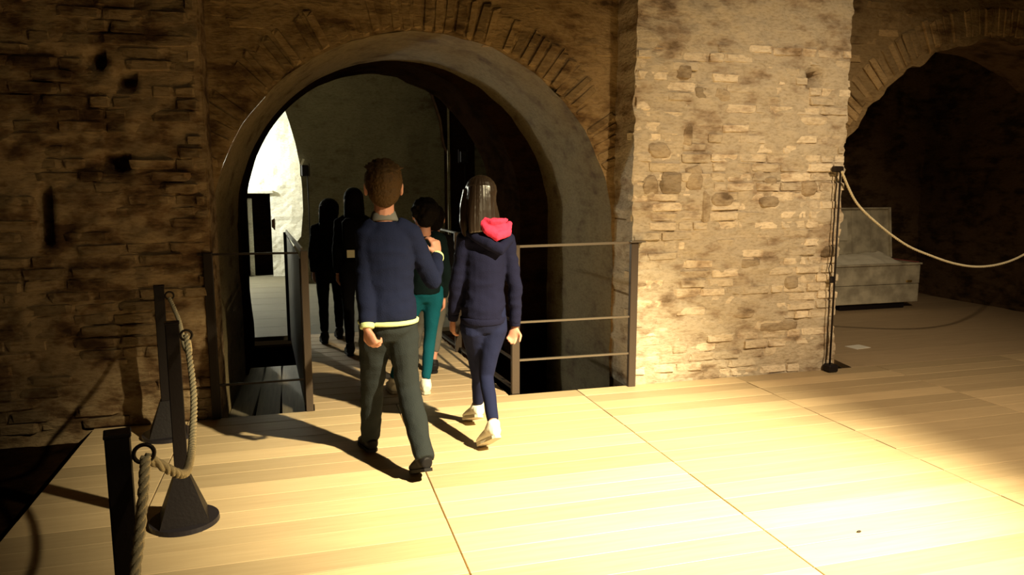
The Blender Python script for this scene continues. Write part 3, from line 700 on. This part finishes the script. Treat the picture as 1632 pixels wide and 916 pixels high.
def person(label, root, J, o, hs=1.0, fwd=(0, 1, 0), face=(0, 1, 0), head_tilt=0.0, voxel=.0055, b=1.0, ht=1.0):
    """J: joint dictionary in world space, o: options (garment materials, hair...)"""
    r = empty('person', root, label, 'person')
    F = Vector(fwd).normalized(); side = F.cross(Vector((0, 0, 1))).normalized()
    fr_ = frame(face, head_tilt)
    # ---- body
    bm = bmesh.new(); P = head_bm(bm, J['head'], fr_, hs)
    tube(bm, [P(0, -.01, -.02), P(0, -.012, -.09), J['neck'], lerp(J['neck'], J['chest'], .3)], [.046*hs, .045*hs, .048*hs, (.07*b, .05*b)], 12, ref=side)
    tube(bm, [lerp(J['neck'], J['chest'], .2), lerp(J['neck'], J['chest'], .45), J['chest'], J['waist'], J['pelvis'], J['pelvis']-Vector((0, 0, .06))],
         [(.06*b, .05*b), (.115*b, .075*b), (.118*b, .085*b), (.10*b, .075*b), (.115*b, .09*b), (.09*b, .07*b)], 16, ref=side)
    for q in 'LR':
        tube(bm, [lerp(J['chest'], J['sh'+q], .6), J['sh'+q], lerp(J['sh'+q], J['el'+q], .5), J['el'+q], lerp(J['el'+q], J['wr'+q], .35), J['wr'+q]], [.042*b, .042*b, .034*b, .028*b, .029*b, .019*b], 12)
        tube(bm, [J['hip'+q]+Vector((0, 0, .05)), J['hip'+q], lerp(J['hip'+q], J['kn'+q], .5), J['kn'+q], lerp(J['kn'+q], J['an'+q], .35), J['an'+q]], [.06*b, .062*b, .052*b, .040*b, .041*b, .026*b], 12)
        tube(bm, [J['an'+q], lerp(J['an'+q], J['toe'+q], .5), J['toe'+q]+Vector((0, 0, .02))], [.024*b, .02*b, .012*b], 8)
        hd = o['hand'+q]; hand(bm, J['wr'+q]+(J['wr'+q]-J['el'+q]).normalized()*.012, hd[0], hd[1], hd[2], hs*.93, hd[3])
    link('body', remesh(bm, voxel, 2), M['skin'], r)
    for q in (-1, 1):
        bm = bmesh.new(); ell(bm, P(q*.030, .0765, .003), (.010*hs,)*3); obj('eye', bm, M['eye'], r, True)
    # ---- top
    g = o.get('ease', 1.0)
    bm = bmesh.new(); hem = J['hem']
    nk = lerp(J['neck'], J['chest'], .10)
    tube(bm, [nk, lerp(J['neck'], J['chest'], .22), lerp(J['neck'], J['chest'], .45), lerp(J['neck'], J['chest'], .75), J['chest'], J['waist'], lerp(J['waist'], hem, .6), hem],
         [(.052*b, .05*b), (.085*b, .066*b), (.135*b, .088*b), (.148*b*g, .102*b), (.146*b*g, .108*b), (.140*b*g, .108*b), (.158*b*g, .125*b), (.150*b*g, .122*b)], 20, ref=side)
    for q in 'LR':
        sl = o.get('sleeve', 1.0)
        tube(bm, [lerp(J['neck'], J['sh'+q], .45)-Vector((0, 0, .02)), lerp(J['neck'], J['sh'+q], .8)-Vector((0, 0, .008)), J['sh'+q], lerp(J['sh'+q], J['el'+q], .45), J['el'+q], lerp(J['el'+q], J['wr'+q], .55), lerp(J['el'+q], J['wr'+q], .97)],
             [.058*b, .060*b, .062*b*sl, .053*b*sl, .049*b*sl, .044*b*sl, .034*b*sl], 14)
    link(o.get('topname', 'sweater'), remesh(bm, voxel*1.5, 3, folds(o.get('fold', .006), (7, 7, 15), o.get('seed', 0))), M[o['top']], r)
    # ---- trousers
    bm = bmesh.new(); k = o.get('leg', 1.0)
    tube(bm, [J['waist']+Vector((0, 0, -.02)), J['pelvis']+Vector((0, 0, .04)), J['pelvis']-Vector((0, 0, .03)), J['pelvis']-Vector((0, 0, .08))], [(.118*b, .095*b), (.135*b, .112*b), (.135*b, .112*b), (.10*b, .08*b)], 18, ref=side)
    for q in 'LR':
        tube(bm, [J['hip'+q]+Vector((0, 0, .04)), J['hip'+q]-Vector((0, 0, .03)), lerp(J['hip'+q], J['kn'+q], .45), J['kn'+q], lerp(J['kn'+q], J['an'+q], .4), lerp(J['kn'+q], J['an'+q], o.get('cuff', .95))],
             [.078*b, .084*b, .070*b*(1+(k-1)*.5), .053*b*k, .050*b*k, .040*b*k*o.get('flare', 1)], 14)
    link(o.get('legname', 'trousers'), remesh(bm, voxel*1.5, 3, folds(o.get('lfold', .005), (8, 8, 11), 3+o.get('seed', 0))), M[o['bottom']], r)
    # ---- shoes
    for q in 'LR':
        a, t = J['an'+q], J['toe'+q]; d = (t-a); dh = d.normalized(); heel = J['heel'+q]
        fw = (t-heel).normalized(); up = (a-heel)-fw*(a-heel).dot(fw); up.normalize(); sd = fw.cross(up)
        Lf = (t-heel).length
        bm = bmesh.new(); z = o.get('shoe_k', 1.0)
        tube(bm, [heel+up*.038+fw*.002, heel+fw*Lf*.12+up*.045, heel+fw*Lf*.35+up*.045, heel+fw*Lf*.62+up*.034, heel+fw*Lf*.88+up*.026, heel+fw*Lf*1.02+up*.022],
             [(.026*z, .028), (.036*z, .038), (.036*z, .042), (.043*z, .030), (.036*z, .022), (.016*z, .010)], 14, ref=sd)
        tube(bm, [heel+fw*Lf*.26+up*.05, a+up*.0, lerp(a, J['kn'+q], .05)], [(.040*z, .046), .037*z, .036*z], 12)
        s_ = link('shoe', remesh(bm, .006, 3), M[o['shoe']], r)
        bm = bmesh.new(); ring = [(.02, .018), (.1, .030), (.35, .031), (.62, .040), (.85, .037), (.98, .022), (1.03, .008)]
        lo = []
        for lev in (0, .016):
            row = [bm.verts.new(heel+fw*Lf*t_+sd*w_*z+up*lev) for t_, w_ in ring]+[bm.verts.new(heel+fw*Lf*t_-sd*w_*z+up*lev) for t_, w_ in ring[::-1]]
            lo.append(row)
        n = len(lo[0]); bm.faces.new(lo[0][::-1]); bm.faces.new(lo[1])
        for i in range(n): bm.faces.new((lo[0][i], lo[0][(i+1) % n], lo[1][(i+1) % n], lo[1][i]))
        me = mesh_of(bm); me.transform(Matrix.Translation(-worldloc(r))); link('sole', me, M[o['sole']], s_, local=True)
    return r, P, fr_, side
def band(parent, name, m, a, b, ra, rb, ref, n=24):
    bm = bmesh.new(); tube(bm, [a, lerp(a, b, .15), lerp(a, b, .85), b], [tuple(x*.96 for x in ra), ra, rb, tuple(x*.96 for x in rb)], n, ref=ref); return obj(name, bm, M[m], parent, True)
def hair_cap(bm, P, fr_, s, k=1.0, low=-.06):
    ell(bm, P(0, -.016, .026), (.082*s*k, .094*s*k, .086*s*k), fr_); ell(bm, P(0, -.045, -.015), (.070*s*k, .058*s*k, .075*s*k), fr_)
    ell(bm, P(0, -.055, low), (.050*s*k, .036*s*k, .040*s*k), fr_)

# boy in the middle
Yb = 3.72
J = dict(head=at(611, 297, Yb+.01), neck=at(612, 345, Yb), chest=at(616, 410, Yb), waist=at(618, 462, Yb), pelvis=at(620, 515, Yb), hem=at(619, 510, Yb-.01),
         shL=at(586, 372, Yb), shR=at(652, 371, Yb), elL=at(582, 452, Yb-.04), elR=at(690, 448, Yb+.02), wrL=at(585, 522, Yb-.13), wrR=at(697, 408, Yb+.24),
         hipL=at(598, 522, Yb), hipR=at(641, 522, Yb), knL=at(594, 612, Yb+.12), knR=at(650, 618, Yb-.03), anL=at(590, 694, 3.93), anR=at(677, 734, 3.42),
         toeL=at(579, 712, 4.08), toeR=floor_at(668, 762)+Vector((-.02, .05, .01)))
J['heelL'] = Vector((J['anL'].x+.01, 3.87, .012)); J['toeL'] = Vector((J['anL'].x-.03, 4.09, .0)); J['toeR'] = Vector((.50, 3.56, .0)); J['heelR'] = Vector((J['anR'].x+.01, 3.375, .075))
J['anR'] = Vector((J['anR'].x, 3.43, .125)); J['anL'].z = .085
boy, P, fr_, side = person('short-haired boy in navy sweater with pale lime hem and charcoal trousers, walking away', (J['pelvis'].x, Yb, 0), J,
    dict(top='navy', bottom='charcoal', shoe='bshoe', sole='bshoe', seed=1.0, fold=.007, lfold=.008, leg=1.15, cuff=1.03, flare=1.1, ease=.93, sleeve=1.0,
         handL=(Vector((.30, -.15, -.8)), Vector((.6, .5, .1)), Vector((.5, .6, 0)), .75), handR=(Vector((-.15, .1, 1)), Vector((-.6, .8, 0)), Vector((-1, 0, 0)), .6)), hs=1.10, face=(.05, 1, 0), b=1.0)
bm = bmesh.new(); hair_cap(bm, P, fr_, 1.10, 1.05, -.052); ell(bm, P(0, .03, .075), (.062, .055, .035), fr_)
for k in range(90):
    a = random.uniform(0, 2*math.pi); e = random.uniform(.25, 1.45); q = Vector((math.cos(a)*math.cos(e), math.sin(a)*math.cos(e), math.sin(e)))
    base = P(q.x*.080, q.y*.09-.016, q.z*.085+.028); tip = base+fr_ @ (q*.022+Vector((random.uniform(-.015, .015), .012, -.006)))
    tube(bm, [base-fr_ @ q*.01, base+fr_ @ q*.004, tip], [.010, .009, .003], 6)
link('hair', remesh(bm, .0045, 1, lambda c: .002*noise.noise(c*70)), M['hair_boy'], boy)
band(boy, 'shirt_collar', 'collar', J['neck']+Vector((0, .0, -.028)), J['neck']+Vector((0, .012, .022)), (.072, .062), (.060, .054), side)
band(boy, 'hem_band', 'stripe', J['hem']+Vector((0, 0, -.012)), J['hem']+Vector((0, 0, .010)), (.152, .126), (.154, .128), side+Vector((0, 0, .14)), 32)
for q in 'LR':
    e, w_ = J['el'+q], J['wr'+q]; d = (w_-e).normalized()
    band(boy, 'sleeve_cuff', 'stripe', w_-d*.020, w_+d*.004, (.037, .037), (.035, .035), Vector((1, 0, 0)))

# girl with the pink-lined hood
Yg = 3.95
J = dict(head=at(764, 312, Yg), neck=at(771, 360, Yg-.0), chest=at(772, 415, Yg), waist=at(771, 462, Yg), pelvis=at(771, 505, Yg), hem=at(770, 506, Yg),
         shL=at(742, 381, Yg), shR=at(806, 381, Yg), elL=at(728, 450, Yg+.02), elR=at(821, 452, Yg-.02), wrL=at(722, 508, Yg+.10), wrR=at(821, 518, Yg-.02),
         hipL=at(755, 515, Yg), hipR=at(787, 515, Yg), knL=at(763, 600, Yg+.16), knR=at(775, 600, Yg+.0), anL=at(762, 652, 4.19), anR=at(788, 682, 3.72))
J['anR'] = Vector((J['anR'].x, 3.74, .155)); J['heelR'] = Vector((J['anR'].x+.012, 3.675, .10)); J['toeR'] = Vector((J['anR'].x-.055, 3.83, -.0))
J['anL'] = Vector((J['anL'].x, 4.19, .13)); J['heelL'] = Vector((J['anL'].x+.0, 4.125, .07)); J['toeL'] = Vector((J['anL'].x-.055, 4.30, .0))
girl, P, fr_, side = person('girl with long straight brown hair in navy hooded sweatshirt with bright pink hood lining', (J['pelvis'].x, Yg, 0), J,
    dict(top='navy2', topname='hooded_sweatshirt', bottom='leggings', legname='leggings', shoe='shoe', sole='sole', seed=5.0, fold=.007, lfold=.0025, leg=.86, cuff=.93, ease=.86, sleeve=.92,
         handL=(Vector((0, .3, -1)), Vector((1, .2, 0)), Vector((0, 1, 0)), .4), handR=(Vector((-.25, -.05, -.9)), Vector((-.5, -.75, -.1)), Vector((.9, -.4, .2)), .62)), hs=.97, face=(-.38, 1, 0), b=.93)
bm = bmesh.new(); hair_cap(bm, P, fr_, .97, 1.05, -.06)
hd = J['head']
tube(bm, [hd+Vector((0, -.03, .05)), hd+Vector((-.002, -.04, -.02)), hd+Vector((.004, -.062, -.09)), hd+Vector((.010, -.075, -.15)), hd+Vector((.012, -.085, -.195))],
     [(.074, .075), (.082, .078), (.090, .060), (.098, .046), (.094, .030)], 20, ref=(1, .2, 0))
tube(bm, [hd+Vector((-.055, .0, .03)), hd+Vector((-.078, .0, -.05)), hd+Vector((-.088, -.02, -.14)), hd+Vector((-.085, -.03, -.235))], [.035, .030, .028, .014], 10)
c0 = hd.copy()
def strand(c):
    a = math.atan2(c.y-c0.y, c.x-c0.x); return .0028*noise.noise(Vector((a*14, 0, c.z*1.5)))+.0016*noise.noise(Vector((a*37, 3, c.z*2)))
link('hair', remesh(bm, .0045, 3, strand), M['hair_girl'], girl)
hc = J['neck']+Vector((.075, -.085, -.01))
bm = bmesh.new()
tube(bm, [J['neck']+Vector((-.10, -.02, -.03)), J['neck']+Vector((-.07, -.075, -.045)), J['neck']+Vector((.0, -.115, -.085)), J['neck']+Vector((.06, -.12, -.12)), J['neck']+Vector((.115, -.085, -.075)), J['neck']+Vector((.125, -.03, -.02))], [.022, .03, .036, .036, .032, .022], 12)
link('hood', remesh(bm, .008, 4, folds(.004, (14, 14, 20), 2)), M['navy2'], girl)
bm = bmesh.new()
tube(bm, [at(765, 350, Yg-.10), at(776, 366, Yg-.13), at(792, 376, Yg-.14), at(808, 370, Yg-.12), at(812, 354, Yg-.07)], [.014, .026, .030, .027, .016], 10)
ell(bm, at(789, 359, Yg-.10), (.066, .045, .040), Matrix.Rotation(.2, 3, 'Y')); tube(bm, [at(770, 348, Yg-.11), at(784, 354, Yg-.14), at(798, 352, Yg-.14), at(808, 350, Yg-.1)], [.010, .017, .017, .010], 8)
link('hood_lining', remesh(bm, .0055, 5, folds(.004, (18, 18, 34), 8)), M['pink'], girl)
band(girl, 'hem_band', 'navy2', J['hem']+Vector((0, 0, -.03)), J['hem']+Vector((0, 0, .012)), (.126, .108), (.130, .112), side, 28)
for q in 'LR':
    e, w_ = J['el'+q], J['wr'+q]; d = (w_-e).normalized(); band(girl, 'sleeve_cuff', 'navy2', w_-d*.04, w_+d*.004, (.032, .032), (.029, .029), Vector((1, 0, 0)))

# generic child behind
def child(label, x, Y, top, o, pelvis=None, stride=.14, face=(0, 1, 0), b=.9, hs=.95, lean=0.0, feet=None, arms=None):
    """standing or walking figure of height top at (x, Y)"""
    k = top/1.5; z = lambda v: v*k
    J = dict(head=Vector((x, Y+.01, top-.115*hs)), neck=Vector((x, Y-.01, top-.245*hs)), chest=Vector((x, Y, z(1.08))), waist=Vector((x, Y, z(.92))), pelvis=Vector((x, Y, z(.80))), hem=Vector((x, Y, z(.78))))
    for q, s_ in (('L', -1), ('R', 1)):
        J['sh'+q] = Vector((x+s_*.125*b, Y, z(1.195))); J['el'+q] = Vector((x+s_*.165*b, Y-.02, z(.94))); J['wr'+q] = Vector((x+s_*.165*b, Y+.05, z(.73)))
        J['hip'+q] = Vector((x+s_*.072*b, Y, z(.78))); dy = s_*stride; fx = x+s_*.07
        if feet: fx, dy = feet[q]
        J['kn'+q] = Vector(((x+s_*.07+fx)/2, Y+dy*.5+.03, z(.42))); J['an'+q] = Vector((fx, Y+dy, .085)); J['heel'+q] = Vector((fx, Y+dy-.05, .0)); J['toe'+q] = Vector((fx-.01, Y+dy+.16, .0))
        if arms and q in arms: J['el'+q], J['wr'+q] = arms[q]
    o.setdefault('handL', (Vector((0, .2, -1)), Vector((1, .2, 0)), Vector((0, 1, 0)), .35)); o.setdefault('handR', (Vector((0, .2, -1)), Vector((-1, .2, 0)), Vector((0, 1, 0)), .35))
    r, P, fr_, side = person(label, (x, Y, 0), J, o, hs=hs, face=face, b=b, voxel=.0075)
    bm = bmesh.new(); hair_cap(bm, P, fr_, hs, o.get('haircap', 1.07), -.05)
    if o.get('long') is not None:
        h = J['head']; tube(bm, [h+Vector((0, -.03, .04)), h+Vector((0, -.05, -.06)), h+Vector((0, -.075, -.16)), h+Vector((0, -.08, -.16-o['long']))], [(.08, .07), (.085, .06), (.085, .045), (.06, .025)], 16, ref=(1, 0, 0))
    if o.get('curly'):
        for i in range(46):
            a = random.uniform(0, 6.28); e = random.uniform(-.5, 1.4); ell(bm, P(math.cos(a)*math.cos(e)*.088, -.03-abs(math.sin(a))*math.cos(e)*.075, .02+math.sin(e)*.085), (.022,)*3, None, 8, 6)
    link('hair', remesh(bm, .006, 1, lambda c: .003*noise.noise(c*50)), M['hair_dark'], r)
    r.location.z += .005
    return r, J
tx = at(678, 500, 4.98).x
c1, J = child('child in teal trousers and dark jacket with dark curly hair, right behind the boy', tx, 4.98, 1.34, dict(top='darkteal', topname='jacket', bottom='teal', shoe='shoe', sole='sole', seed=9, curly=True, leg=.95, ease=.85), face=(-.2, 1, 0), b=.84,
          feet=dict(R=(.79, -.03), L=(.58, .05)))
c2, J = child('child in grey trousers and black boots, mostly hidden by the one in teal trousers', at(700, 500, 5.55).x-.03, 5.55, 1.28, dict(top='blackcloth', topname='jacket', bottom='grey', shoe='bshoe', sole='bshoe', seed=12, cuff=.75, ease=.8), b=.8,
          feet=dict(R=(.94, -.05), L=(.82, .15)))
c3, J = child('dark-clothed person with long hair, leftmost of the group beyond the arch', at(525, 400, 6.9).x, 6.9, 1.30, dict(top='blackcloth', topname='coat', bottom='blackcloth', shoe='bshoe', sole='bshoe', seed=15, long=.12, ease=.95), b=.88, stride=.1, face=(-.9, 1, 0))
c4, J = child('dark-clothed person with a pale patch on the back, close behind the boy\'s left', at(566, 400, 6.35).x, 6.35, 1.40, dict(top='blackcloth', topname='coat', bottom='blackcloth', shoe='bshoe', sole='bshoe', seed=18, ease=.95, long=.0), b=.9, stride=.1)
pp = at(558, 403, 6.2)
bpk = J['chest']+Vector((-.0, -.165, -.01)); bp_ = empty('backpack', (bpk.x, bpk.y, bpk.z-.16), 'black backpack with a pale square patch on the second dark figure', 'backpack')
bm = bmesh.new(); box(bm, bpk, (.22, .12, .32), bevel=.03); obj('bag', bm, M['blackcloth'], bp_, True)
bm = bmesh.new(); box(bm, (pp.x, bpk.y-.064, pp.z), (.062, .006, .062), bevel=.001); obj('patch', bm, M['patch'], bp_)
